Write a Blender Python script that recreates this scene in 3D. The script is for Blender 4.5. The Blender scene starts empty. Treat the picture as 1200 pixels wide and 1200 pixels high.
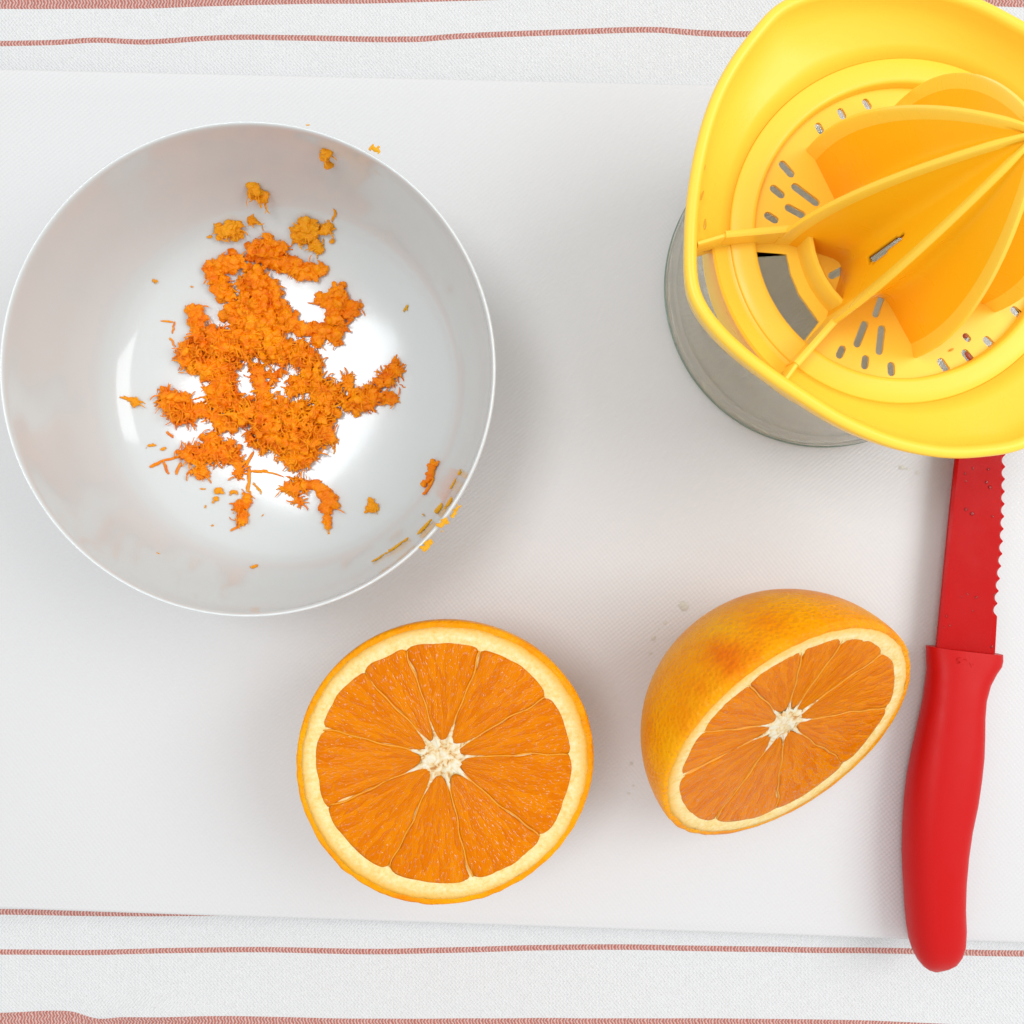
import bpy, bmesh, math, random
from mathutils import Vector, Matrix, noise
from mathutils.geometry import tessellate_polygon

# ------------------------------------------------------------------ camera, light, exposure
# The scene is laid out in centimetres (helper S turns them into metres); board top is z = 0.
S = 0.01
CAM_H, F_PX = 30.0, 1120.0
sc = bpy.context.scene
C = sc.collection
cam = bpy.data.objects.new('camera', bpy.data.cameras.new('camera'))
C.objects.link(cam)
cam.location = (0, 0, CAM_H * S)
cam.data.angle = 2 * math.atan(600 / F_PX)
cam.data.clip_start = 0.01
cam.data.clip_end = 20
sc.camera = cam

world = bpy.data.worlds.new('World')
sc.world = world
world.use_nodes = True
bg = world.node_tree.nodes['Background']
bg.inputs[0].default_value = (0.995, 0.99, 0.985, 1)
bg.inputs[1].default_value = 0.66


def area(name, loc, target, sx, sy, power, col):
    l = bpy.data.lights.new(name, 'AREA')
    l.shape = 'RECTANGLE'
    l.size, l.size_y, l.energy, l.color = sx, sy, power, col
    o = bpy.data.objects.new(name, l)
    C.objects.link(o)
    o.location = loc
    o.rotation_euler = (Vector(target) - Vector(loc)).to_track_quat('-Z', 'Y').to_euler()
    return o


area('window_light', (-0.39, 0.21, 1.50), (-0.05, 0.02, 0), 0.46, 0.41, 4.8, (0.93, 0.97, 1.0))
area('room_lamp', (1.05, 0.25, 1.15), (0.05, 0, 0), 0.90, 0.90, 8.5, (0.98, 0.99, 1.0))

sc.view_settings.view_transform = 'Standard'
sc.view_settings.look = 'None'
sc.view_settings.exposure = 0.38
sc.view_settings.gamma = 1.0
sc.view_settings.use_curve_mapping = False

rnd = random.Random(7)
PI = math.pi


def ray(px, py):                       # pixel of the 1200 px photograph -> direction (per unit drop)
    return (px - 600) / F_PX, (600 - py) / F_PX


def at(px, py, h=0.0):                 # the point on the level z = h (cm)
    a, b = ray(px, py)
    return Vector((a * (CAM_H - h), b * (CAM_H - h), h))


def proj(p):
    d = CAM_H - p[2]
    return 600 + F_PX * p[0] / d, 600 - F_PX * p[1] / d


# ------------------------------------------------------------------ object helpers
def obj(name, verts, faces, m, parent=None, smooth=True, sharp=None, uv=None):
    me = bpy.data.meshes.new(name)
    me.from_pydata([(v[0] * S, v[1] * S, v[2] * S) for v in verts], [], faces)
    me.update()
    if smooth:
        me.polygons.foreach_set('use_smooth', [True] * len(me.polygons))
        if sharp:
            me.set_sharp_from_angle(angle=math.radians(sharp))
    if uv:
        lay = me.uv_layers.new(name='UVMap')
        for l in me.loops:
            lay.data[l.index].uv = uv[l.vertex_index]
    o = bpy.data.objects.new(name, me)
    C.objects.link(o)
    if m:
        me.materials.append(m)
    if parent:
        o.parent = parent
    return o


def tag(o, label=None, cat=None, group=None, kind=None):
    for k, v in (('label', label), ('category', cat), ('group', group), ('kind', kind)):
        if v:
            o[k] = v
    return o


def empty(name, loc=(0, 0, 0)):
    o = bpy.data.objects.new(name, None)
    C.objects.link(o)
    o.location = Vector(loc) * S
    o.empty_display_size = 0.01
    return o


def loft(rings, closed_ring=True, cap0=False, cap1=False):
    n = len(rings[0])
    V = [v for r in rings for v in r]
    Fc = []
    for i in range(len(rings) - 1):
        for j in range(n if closed_ring else n - 1):
            k = (j + 1) % n
            Fc.append((i * n + j, i * n + k, (i + 1) * n + k, (i + 1) * n + j))
    if cap0:
        Fc.append(tuple(range(n - 1, -1, -1)))
    if cap1:
        Fc.append(tuple(range((len(rings) - 1) * n, len(rings) * n)))
    return V, Fc


def lathe(profile, n=128, center=(0, 0, 0)):
    """closed outline of (r, z), r = 0 at the ends allowed"""
    V, Fc, idx = [], [], []
    for r, z in profile:
        if r < 1e-6:
            idx.append([len(V)]); V.append((center[0], center[1], center[2] + z))
        else:
            idx.append(list(range(len(V), len(V) + n)))
            for j in range(n):
                a = 2 * PI * j / n
                V.append((center[0] + r * math.cos(a), center[1] + r * math.sin(a), center[2] + z))
    for A, B in zip(idx, idx[1:]):
        for j in range(n):
            k = (j + 1) % n
            if len(A) == 1 and len(B) == 1:
                continue
            if len(A) == 1:
                Fc.append((A[0], B[k], B[j]))
            elif len(B) == 1:
                Fc.append((A[j], A[k], B[0]))
            else:
                Fc.append((A[j], A[k], B[k], B[j]))
    return V, Fc


def smooth_profile(pts, sub=6):
    """Catmull-Rom through the points"""
    out = []
    P = [pts[0]] + list(pts) + [pts[-1]]
    for i in range(1, len(P) - 2):
        p0, p1, p2, p3 = (Vector(P[i + k]) for k in (-1, 0, 1, 2))
        for s in range(sub):
            t = s / sub
            out.append(tuple(0.5 * ((2 * p1) + (p2 - p0) * t + (2 * p0 - 5 * p1 + 4 * p2 - p3) * t * t
                                    + (3 * p1 - p0 - 3 * p2 + p3) * t ** 3)))
    out.append(tuple(pts[-1]))
    return out


def interp(x, xs, ys):
    if x <= xs[0]:
        return ys[0]
    for i in range(1, len(xs)):
        if x <= xs[i]:
            t = (x - xs[i - 1]) / (xs[i] - xs[i - 1])
            return ys[i - 1] + (ys[i] - ys[i - 1]) * t
    return ys[-1]


def interp_s(x, xs, ys):               # with eased (cosine-free cubic) slopes
    if x <= xs[0]:
        return ys[0]
    if x >= xs[-1]:
        return ys[-1]
    n = len(xs)
    i = max(k for k in range(n - 1) if xs[k] <= x)
    def sl(k):
        if k == 0: return (ys[1] - ys[0]) / (xs[1] - xs[0])
        if k == n - 1: return (ys[-1] - ys[-2]) / (xs[-1] - xs[-2])
        return (ys[k + 1] - ys[k - 1]) / (xs[k + 1] - xs[k - 1])
    h = xs[i + 1] - xs[i]; t = (x - xs[i]) / h
    return ((2*t**3 - 3*t*t + 1) * ys[i] + (t**3 - 2*t*t + t) * h * sl(i)
            + (-2*t**3 + 3*t*t) * ys[i + 1] + (t**3 - t*t) * h * sl(i + 1))


# ------------------------------------------------------------------ materials
def mat(name, col, rough=0.5, spec=0.5, sss=0.0, sss_r=(1, .5, .2), sss_s=0.002, trans=0.0, ior=1.45, coat=0.0):
    m = bpy.data.materials.new(name)
    m.use_nodes = True
    b = m.node_tree.nodes['Principled BSDF']
    b.inputs['Base Color'].default_value = (*col, 1)
    b.inputs['Roughness'].default_value = rough
    b.inputs['Specular IOR Level'].default_value = spec
    b.inputs['IOR'].default_value = ior
    if sss:
        b.inputs['Subsurface Weight'].default_value = sss
        b.inputs['Subsurface Radius'].default_value = sss_r
        b.inputs['Subsurface Scale'].default_value = sss_s
    b.inputs['Transmission Weight'].default_value = trans
    b.inputs['Coat Weight'].default_value = coat
    b.inputs['Coat Roughness'].default_value = 0.08
    return m, m.node_tree, b


class NT:
    """tiny wrapper for node graphs"""
    def __init__(s, nt):
        s.nt = nt
    def n(s, t, **kw):
        x = s.nt.nodes.new(t)
        for k, v in kw.items():
            setattr(x, k, v)
        return x
    def set(s, sock, v):
        if hasattr(v, 'default_value') or hasattr(v, 'is_linked'):
            s.nt.links.new(v, sock)
        else:
            sock.default_value = v
    def math(s, op, a, b=0.0, c=None, clamp=False):
        x = s.n('ShaderNodeMath', operation=op, use_clamp=clamp)
        s.set(x.inputs[0], a); s.set(x.inputs[1], b)
        if c is not None: s.set(x.inputs[2], c)
        return x.outputs[0]
    def mix(s, f, a, b):
        x = s.n('ShaderNodeMix', data_type='RGBA')
        s.set(x.inputs[0], f); s.set(x.inputs[6], a); s.set(x.inputs[7], b)
        return x.outputs[2]
    def noise(s, vec, scale, detail=2.0, rough=0.5, dist=0.0):
        x = s.n('ShaderNodeTexNoise')
        if vec is not None: s.set(x.inputs['Vector'], vec)
        x.inputs['Scale'].default_value = scale; x.inputs['Detail'].default_value = detail
        x.inputs['Roughness'].default_value = rough; x.inputs['Distortion'].default_value = dist
        return x.outputs[0]
    def ramp(s, f, stops):
        x = s.n('ShaderNodeValToRGB')
        s.set(x.inputs[0], f)
        e = x.color_ramp.elements
        while len(e) < len(stops): e.new(0.5)
        for el, (p, c) in zip(e, stops):
            el.position = p; el.color = (*c, 1) if len(c) == 3 else c
        return x.outputs[0]
    def mapping(s, vec, scale=(1, 1, 1), rot=(0, 0, 0)):
        x = s.n('ShaderNodeMapping')
        s.set(x.inputs[0], vec); x.inputs['Scale'].default_value = scale; x.inputs['Rotation'].default_value = rot
        return x.outputs[0]
    def bump(s, h, strength, dist, normal=None):
        x = s.n('ShaderNodeBump')
        s.set(x.inputs['Height'], h); x.inputs['Strength'].default_value = strength; x.inputs['Distance'].default_value = dist
        if normal is not None: s.set(x.inputs['Normal'], normal)
        return x.outputs[0]
    def obj(s):
        return s.n('ShaderNodeTexCoord').outputs['Object']
    def uv(s):
        return s.n('ShaderNodeTexCoord').outputs['UV']
    def sep(s, v):
        x = s.n('ShaderNodeSeparateXYZ'); s.set(x.inputs[0], v); return x.outputs
    def comb(s, a, b, c=0.0):
        x = s.n('ShaderNodeCombineXYZ')
        for i, v in enumerate((a, b, c)): s.set(x.inputs[i], v)
        return x.outputs[0]


def wave_hatch(g, vec, period, ang):
    """sine relief along direction ang, period in metres"""
    x, y, _ = g.sep(vec)
    d = g.math('ADD', g.math('MULTIPLY', x, math.cos(ang) * 2 * PI / period), g.math('MULTIPLY', y, math.sin(ang) * 2 * PI / period))
    return g.math('SINE', d)


M = {}
# table under the towel
m, nt, b = mat('table_laminate', (0.62, 0.60, 0.57), 0.5); M['table'] = m

# white cutting board: fine cross-hatched grip relief, faint cloudiness, a few knife scratches
m, nt, b = mat('white_board_plastic', (0.80, 0.80, 0.80), 0.42, 0.5, sss=0.0); g = NT(nt); M['board'] = m
ob = g.obj()
hatch = g.math('ADD', wave_hatch(g, ob, 0.00112, -0.90), g.math('MULTIPLY', wave_hatch(g, ob, 0.00112, -0.90 + PI / 2), 0.45))
patch = g.noise(ob, 18, 3)
amp = g.math('MULTIPLY', hatch, g.math('MULTIPLY_ADD', patch, 1.2, 0.1))
scr = g.noise(g.mapping(ob, (30, 900, 1), (0, 0, 0.5)), 1.0, 2)
nrm = g.bump(amp, 0.14, 0.0003)
nrm = g.bump(scr, 0.03, 0.0004, nrm)
nt.links.new(nrm, b.inputs['Normal'])
cl = g.noise(ob, 7, 4)
nt.links.new(g.mix(cl, (0.635, 0.632, 0.635, 1), (0.67, 0.672, 0.675, 1)), b.inputs['Base Color'])
nt.links.new(g.math('MULTIPLY_ADD', patch, 0.2, 0.36), b.inputs['Roughness'])

# towel: UV = (cm along, cloth coordinate cm across); stripes at fixed cloth coordinates
VS = {12: -16.65, 11: -14.2, 10: -13.0, 0: 12.2, 1: 15.4, 2: 16.75}
STRIPES = [(c0, 0.30 if k in (2, 12) else 0.088) for k, c0 in VS.items()]
m, nt, b = mat('woven_towel', (0.8, 0.8, 0.8), 0.95, 0.1); g = NT(nt); M['towel'] = m
u, v, _ = g.sep(g.uv())
inside = None
dsel = None
for c0, w in STRIPES:
    dv = g.math('SUBTRACT', v, c0)
    ins = g.math('LESS_THAN', g.math('ABSOLUTE', dv), w)
    dd_ = g.math('MULTIPLY', ins, dv)
    inside = ins if inside is None else g.math('MAXIMUM', inside, ins)
    dsel = dd_ if dsel is None else g.math('ADD', dsel, dd_)
par = g.math('MULTIPLY_ADD', g.math('MODULO', g.math('FLOOR', g.math('MULTIPLY_ADD', dsel, 8.5, 100.0)), 2.0), 2.0, -1.0)
fz0 = g.noise(g.obj(), 700, 2)
slant = g.math('MULTIPLY', par, g.math('MULTIPLY', dsel, 4.5))
st = g.math('SINE', g.math('MULTIPLY', g.math('ADD', g.math('ADD', g.math('MULTIPLY', u, 9.6), g.math('MULTIPLY', fz0, 1.1)), slant), 2 * PI))
knit = g.math('MULTIPLY', g.math('SINE', g.math('MULTIPLY', u, 2 * PI * 8.6)), g.math('SINE', g.math('MULTIPLY', v, 2 * PI * 7.5)))
rib = g.math('SINE', g.math('MULTIPLY', u, 2 * PI * 8.6))
fuzz = g.noise(g.obj(), 1500, 3)
cloud = g.noise(g.obj(), 90, 3)
stf = g.math('MULTIPLY_ADD', st, 0.9, 0.62, clamp=True)
red = g.mix(stf, (0.66, 0.45, 0.41, 1), (0.42, 0.085, 0.060, 1))
red = g.mix(g.math('MULTIPLY', fuzz, 0.45), red, (0.64, 0.46, 0.41, 1))
white = g.mix(fuzz, (0.66, 0.67, 0.672, 1), (0.725, 0.73, 0.73, 1))
white = g.mix(g.math('MULTIPLY_ADD', rib, 0.07, 0.08, clamp=True), white, (0.52, 0.53, 0.54, 1))
nt.links.new(g.mix(inside, white, red), b.inputs['Base Color'])
hgt = g.math('ADD', g.math('MULTIPLY', knit, 0.5), g.math('MULTIPLY', fuzz, 1.6))
hgt = g.math('ADD', hgt, g.math('MULTIPLY', g.math('MULTIPLY', st, inside), 0.8))
hgt = g.math('ADD', hgt, g.math('MULTIPLY', cloud, 1.5))
nt.links.new(g.bump(hgt, 0.55, 0.00045), b.inputs['Normal'])

# glazed porcelain
m, nt, b = mat('white_glazed_porcelain', (0.625, 0.650, 0.645), 0.09, 0.5, coat=0.3); g = NT(nt); M['bowl'] = m
nn = g.noise(g.obj(), 260, 2)
nt.links.new(g.bump(nn, 0.05, 0.0003), b.inputs['Normal'])
rs = g.noise(g.obj(), 60, 3)
nt.links.new(g.ramp(rs, [(0.35, (.10,) * 3), (0.75, (.17,) * 3)]), b.inputs['Roughness'])

# zest
def zest_mat(name, c1, c2, rough=0.30):
    m, nt, b = mat(name, c1, rough, 0.22, sss=0.25, sss_r=(1, .35, .05), sss_s=0.0012); g = NT(nt)
    f = g.noise(g.obj(), 420, 3, 0.6)
    f2 = g.noise(g.obj(), 110, 2)
    f = g.math('ADD', g.math('MULTIPLY', f, 0.6), g.math('MULTIPLY', f2, 0.4))
    nt.links.new(g.ramp(f, [(0.36, c1), (0.64, c2)]), b.inputs['Base Color'])
    nt.links.new(g.bump(g.noise(g.obj(), 900, 4, 0.65), 0.5, 0.0006), b.inputs['Normal'])
    return m
M['zest'] = zest_mat('moist_orange_zest', (0.80, 0.155, 0.0003), (0.94, 0.33, 0.002))
M['zest_y'] = zest_mat('golden_orange_zest', (0.80, 0.27, 0.003), (0.88, 0.38, 0.008))
M['zest_d'] = zest_mat('drying_zest', (0.70, 0.33, 0.008), (0.80, 0.43, 0.02))

# yellow juicer plastic
m, nt, b = mat('glossy_yellow_plastic', (1.0, 0.645, 0.06), 0.30, 0.40); g = NT(nt); M['yellow'] = m
sm = g.noise(g.mapping(g.obj(), (1, 1, 3)), 70, 4, 0.6)
nt.links.new(g.ramp(sm, [(0.3, (.24,) * 3), (0.7, (.38,) * 3)]), b.inputs['Roughness'])
nt.links.new(g.bump(g.noise(g.obj(), 900, 2), 0.04, 0.0002), b.inputs['Normal'])
M['painted_glow'] = M['yellow'].copy(); M['painted_glow'].name = 'painted_glow_yellow_plastic'
M['painted_glow'].node_tree.nodes['Principled BSDF'].inputs['Base Color'].default_value = (1.0, 0.50, 0.008, 1)  # same plastic; the cone's orange glow is painted into this base colour
M['painted_glow'].node_tree.nodes['Principled BSDF'].inputs['Specular IOR Level'].default_value = 0.15
# glass
m, nt, b = mat('pale_green_glass', (0.985, 0.997, 0.988), 0.015, 0.5, trans=1.0, ior=1.48); M['glass'] = m; g = NT(nt)
tp = g.n('ShaderNodeBsdfTransparent'); tp.inputs[0].default_value = (0.975, 0.968, 0.93, 1)
mx = g.n('ShaderNodeMixShader'); mx.inputs[0].default_value = 0.48
nt.links.new(b.outputs[0], mx.inputs[1]); nt.links.new(tp.outputs[0], mx.inputs[2])
nt.links.new(mx.outputs[0], nt.nodes['Material Output'].inputs['Surface'])

m, nt, b = mat('green_glass_edge', (0.34, 0.46, 0.39), 0.12, 0.5, trans=0.6, ior=1.45); M['gedge'] = m

# red knife
m, nt, b = mat('red_coated_blade', (0.47, 0.004, 0.004), 0.18, 0.10); g = NT(nt); M['blade'] = m
s1 = g.noise(g.mapping(g.obj(), (40, 400, 40)), 6, 3)
nt.links.new(g.ramp(g.noise(g.obj(), 120, 4), [(.35, (.20,) * 3), (.7, (.36,) * 3)]), b.inputs['Roughness'])
nt.links.new(g.bump(s1, 0.05, 0.0002), b.inputs['Normal'])
m, nt, b = mat('red_moulded_handle', (0.53, 0.005, 0.005), 0.33, 0.20, sss=0.05, sss_r=(1, .1, .1), sss_s=0.001); g = NT(nt); M['handle'] = m
nt.links.new(g.bump(g.noise(g.obj(), 2200, 2), 0.10, 0.0002), b.inputs['Normal'])
nt.links.new(g.ramp(g.noise(g.obj(), 130, 4), [(.35, (.36,) * 3), (.7, (.47,) * 3)]), b.inputs['Roughness'])

# orange peel: pored, blotched
m, nt, b = mat('orange_peel', (0.85, 0.33, 0.01), 0.32, 0.12, sss=0.15, sss_r=(1, .4, .05), sss_s=0.0015); g = NT(nt); M['peel'] = m
ob = g.obj()
pv = g.n('ShaderNodeTexVoronoi'); pv.inputs['Scale'].default_value = 820; nt.links.new(ob, pv.inputs['Vector'])
f = g.noise(ob, 55, 4, 0.55)
col = g.ramp(f, [(0.30, (0.80, 0.235, 0.0005)), (0.55, (0.86, 0.345, 0.001)), (0.78, (0.86, 0.41, 0.002))])
pore = g.math('LESS_THAN', pv.outputs['Distance'], 0.18)
nt.links.new(g.mix(g.math('MULTIPLY', pore, 0.4), col, (0.60, 0.17, 0.001, 1)), b.inputs['Base Color'])
hh = g.math('ADD', g.math('MULTIPLY', pv.outputs['Distance'], 0.8), g.math('MULTIPLY', f, 0.6))
nt.links.new(g.bump(hh, 0.7, 0.0006), b.inputs['Normal'])

# pith
m, nt, b = mat('cream_pith', (0.90, 0.70, 0.34), 0.6, 0.3, sss=0.2, sss_r=(1, .7, .3), sss_s=0.0015); g = NT(nt); M['pith'] = m
ob = g.obj()
rr = g.n('ShaderNodeVectorMath', operation='LENGTH'); nt.links.new(ob, rr.inputs[0])
f = g.noise(ob, 320, 4, 0.6)
rj = g.math('ADD', rr.outputs['Value'], g.math('MULTIPLY_ADD', f, 0.0022, -0.0011))
edge = g.n('ShaderNodeMapRange'); nt.links.new(rj, edge.inputs[0])
edge.inputs[1].default_value = 0.0360; edge.inputs[2].default_value = 0.0392
fm = g.math('ADD', g.math('MULTIPLY', f, 0.45), g.math('MULTIPLY', g.noise(ob, 900, 3, 0.7), 0.55))
base = g.ramp(fm, [(0.34, (0.76, 0.50, 0.13)), (0.52, (0.82, 0.65, 0.29)), (0.68, (0.85, 0.74, 0.44))])
nt.links.new(g.mix(edge.outputs[0], base, (0.80, 0.37, 0.008, 1)), b.inputs['Base Color'])
nt.links.new(g.bump(fm, 0.7, 0.0006), b.inputs['Normal'])
m, nt, b = mat('white_core_pith', (0.88, 0.80, 0.62), 0.6, 0.3, sss=0.2, sss_r=(1, .8, .5), sss_s=0.001); g = NT(nt); M['core'] = m
f = g.noise(g.obj(), 520, 3, 0.6, 0.6)
nt.links.new(g.ramp(f, [(0.36, (0.50, 0.22, 0.06)), (0.44, (0.70, 0.52, 0.26)), (0.6, (0.74, 0.69, 0.54))]), b.inputs['Base Color'])
nt.links.new(g.bump(f, 0.45, 0.0006), b.inputs['Normal'])
m, nt, b = mat('pale_membrane', (0.78, 0.30, 0.012), 0.4, 0.5, sss=0.3, sss_r=(1, .5, .1), sss_s=0.001); M['membrane'] = m

# pulp: radial vesicles. UV = (angle * k, radius cm)
m, nt, b = mat('wet_orange_pulp', (0.78, 0.22, 0.002), 0.12, 0.1, sss=0.2, sss_r=(1, .35, .04), sss_s=0.0025); g = NT(nt); M['pulp'] = m
uvw = g.uv()
wob = g.noise(g.mapping(uvw, (3, 2, 1)), 1.0, 2)
u, v, _ = g.sep(uvw)
vec = g.comb(g.math('MULTIPLY', g.math('ADD', u, g.math('MULTIPLY', wob, 0.18)), 9.0), g.math('MULTIPLY', v, 1.25))
vo = g.n('ShaderNodeTexVoronoi', feature='DISTANCE_TO_EDGE'); vo.inputs['Scale'].default_value = 1.0; nt.links.new(vec, vo.inputs['Vector'])
vc = g.n('ShaderNodeTexVoronoi', feature='F1'); vc.inputs['Scale'].default_value = 1.0; nt.links.new(vec, vc.inputs['Vector'])
cx = g.sep(vc.outputs['Color'])[0]
fine = g.noise(g.comb(g.math('MULTIPLY', u, 26.0), g.math('MULTIPLY', v, 2.6)), 1.0, 3)
col = g.ramp(g.math('ADD', g.math('MULTIPLY', cx, 0.6), g.math('MULTIPLY', fine, 0.45)),
             [(0.2, (0.625, 0.150, 0.0)), (0.5, (0.66, 0.168, 0.0)), (0.8, (0.71, 0.205, 0.0003))])
wall = g.ramp(vo.outputs['Distance'], [(0.0, (1, 1, 1)), (0.06, (0, 0, 0))])
nt.links.new(g.mix(g.math('MULTIPLY', wall, 0.25), col, (0.76, 0.30, 0.008, 1)), b.inputs['Base Color'])
hh = g.math('ADD', g.math('MULTIPLY', g.math('MINIMUM', vo.outputs['Distance'], 0.3), 1.6), g.math('MULTIPLY', fine, 0.5))
gl = g.noise(g.comb(g.math('MULTIPLY', u, 30.0), g.math('MULTIPLY', v, 6.5)), 1.0, 1)
hh = g.math('ADD', hh, g.math('MULTIPLY', g.math('MAXIMUM', g.math('SUBTRACT', gl, 0.58), 0.0), 3.5))
nt.links.new(g.math('MULTIPLY_ADD', g.math('GREATER_THAN', gl, 0.61), 0.85, 0.07), b.inputs['Specular IOR Level'])
nt.links.new(g.bump(hh, 0.45, 0.0007), b.inputs['Normal'])

def clear(name, tint, ior=1.40):
    m = bpy.data.materials.new(name); m.use_nodes = True; nt = m.node_tree; nt.nodes.remove(nt.nodes['Principled BSDF']); g = NT(nt)
    t = g.n('ShaderNodeBsdfTransparent'); t.inputs[0].default_value = (*tint, 1)
    gl = g.n('ShaderNodeBsdfGlossy'); gl.inputs['Roughness'].default_value = 0.03
    fr = g.n('ShaderNodeFresnel'); fr.inputs[0].default_value = ior
    mx = g.n('ShaderNodeMixShader'); nt.links.new(fr.outputs[0], mx.inputs[0]); nt.links.new(t.outputs[0], mx.inputs[1]); nt.links.new(gl.outputs[0], mx.inputs[2])
    nt.links.new(mx.outputs[0], nt.nodes['Material Output'].inputs['Surface'])
    return m
M['juice'] = clear('clear_juice', (1.0, 0.99, 0.93), 1.25)
M['water'] = clear('clear_water', (1.0, 1.0, 1.0), 1.75)
m, nt, b = mat('brown_pulp_bit', (0.30, 0.05, 0.02), 0.35, 0.5); M['bit'] = m
m, nt, b = mat('amber_pulp_bit', (0.66, 0.33, 0.008), 0.35, 0.5); M['amber'] = m

# ------------------------------------------------------------------ setting: table, towel, board
BOARD_T = 0.9
V, Fc = loft([[(x * 36, y * 30, z) for x, y in ((-1, -1), (1, -1), (1, 1), (-1, 1))] for z in (-4.0, -1.6)], cap0=True, cap1=True)
tag(obj('table', V, Fc, M['table'], smooth=False), kind='structure')


def stripe_y(k, x):
    """traced stripe centre lines, px (height of towel about -0.75 cm)"""
    px = 600 + x * F_PX / (CAM_H + 0.78)
    T = {
        2: ([-300, 0, 120, 300, 420, 600, 900, 1200, 1500], [-6, -3, -2, -6, -10, -14, -18, -3, -2]),
        1: ([-300, 0, 60, 110, 170, 260, 330, 480, 540, 640, 760, 820, 870, 1000, 1200, 1500],
            [50, 50, 49, 46, 48, 43, 43, 45, 41, 37, 33, 37, 38, 36, 40, 42]),
        0: ([-300, 1500], [150, 170]),
        10: ([-300, 0, 100, 180, 260, 400, 1500], [1070, 1071, 1072.5, 1073, 1072, 1070, 1068]),
        11: ([-300, 0, 100, 200, 300, 450, 700, 900, 1060, 1200, 1500], [1116, 1117, 1118, 1115, 1114, 1116, 1111, 1114, 1116, 1119, 1122]),
        12: ([-300, 0, 80, 115, 145, 180, 260, 400, 700, 900, 1020, 1120, 1200, 1500],
             [1199, 1198, 1195, 1204, 1200, 1200, 1203, 1206, 1206, 1207, 1209, 1214, 1217, 1222]),
    }[k]
    py = interp_s(px, *T)
    return (600 - py) * (CAM_H + 0.78) / F_PX


def build_towel():
    nx, ny = 300, 220
    x0, x1, y0, y1 = -22, 22, -19, 19
    V, UV = [], []
    ks = [12, 11, 10, 0, 1, 2]
    for j in range(ny + 1):
        for i in range(nx + 1):
            x = x0 + (x1 - x0) * i / nx
            y = y0 + (y1 - y0) * j / ny
            ys = [stripe_y(k, x) for k in ks]
            vs = [VS[k] for k in ks]
            # cloth coordinate: 1 unit between neighbouring stripes is stretched to real centimetres locally
            if y <= ys[0]:
                v = vs[0] - (ys[0] - y)
            elif y >= ys[-1]:
                v = vs[-1] + (y - ys[-1])
            else:
                v = interp(y, ys, vs)
            z = -0.86
            if abs(y) < 13.2:
                z = -0.93
            z += 0.05 * noise.noise(Vector((x * 0.16, y * 0.35, 3)))
            z += 0.03 * noise.noise(Vector((x * 0.5, y * 0.6, 9)))
            # a little pucker by the lower left corner
            dx, dy = x + 11.8, y + 16.1
            z += 0.25 * math.exp(-(dx * dx / 3.0 + dy * dy / 0.12))
            V.append((x, y, min(z, -0.62))); UV.append((x, v))
    Fc = []
    for j in range(ny):
        for i in range(nx):
            a = j * (nx + 1) + i
            Fc.append((a, a + 1, a + nx + 2, a + nx + 1))
    o = obj('tea_towel', V, Fc, M['towel'], uv=UV)
    md = o.modifiers.new('thickness', 'SOLIDIFY'); md.thickness = 0.0015; md.offset = -1
    tag(o, 'white woven tea towel with thin terracotta stripes spread under the cutting board', 'towel')


build_towel()


def build_board():
    # outline corners (cm), edges traced from the photograph, ends outside the frame
    def edge_top(x):
        px = 600 + x * F_PX / CAM_H
        return (600 - (78 + 0.0225 * px)) * CAM_H / F_PX
    def edge_bot(x):
        px = 600 + x * F_PX / CAM_H
        return (600 - (1067 + 0.034 * px)) * CAM_H / F_PX
    xa, xb, r = -20.5, 20.5, 1.6
    cs = [Vector((xb, edge_top(xb))), Vector((xa, edge_top(xa))), Vector((xa, edge_bot(xa))), Vector((xb, edge_bot(xb)))]
    out = []
    for i in range(4):
        p, a, c = cs[i], cs[i - 1], cs[(i + 1) % 4]
        d1, d2 = (a - p).normalized(), (c - p).normalized()
        for k in range(9):
            t = k / 8
            q1 = p + d1 * r * (1 - t) ; q2 = p + d2 * r * t
            out.append(p + d1 * r * (1 - t) ** 2 + d2 * r * t ** 2)
    cen = sum(out, Vector((0, 0))) / len(out)
    def ring(inset, z):
        R = []
        n = len(out)
        for i, p in enumerate(out):
            t = (out[(i + 1) % n] - out[i - 1]).normalized()
            nrm = Vector((t.y, -t.x))
            if nrm.dot(p - cen) < 0: nrm = -nrm
            q = p - nrm * inset
            R.append((q.x, q.y, z))
        return R
    rings = [ring(0.3, -BOARD_T + 0.06), ring(0.06, -BOARD_T + 0.12), ring(0.0, -BOARD_T + 0.25), ring(0.0, -0.16), ring(0.05, -0.05), ring(0.16, 0.0)]
    V, Fc = loft(rings, cap0=True, cap1=True)
    o = obj('cutting_board', V, Fc, M['board'], sharp=60)
    tag(o, 'large white plastic cutting board lying on the striped towel', 'cutting board')


build_board()

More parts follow.
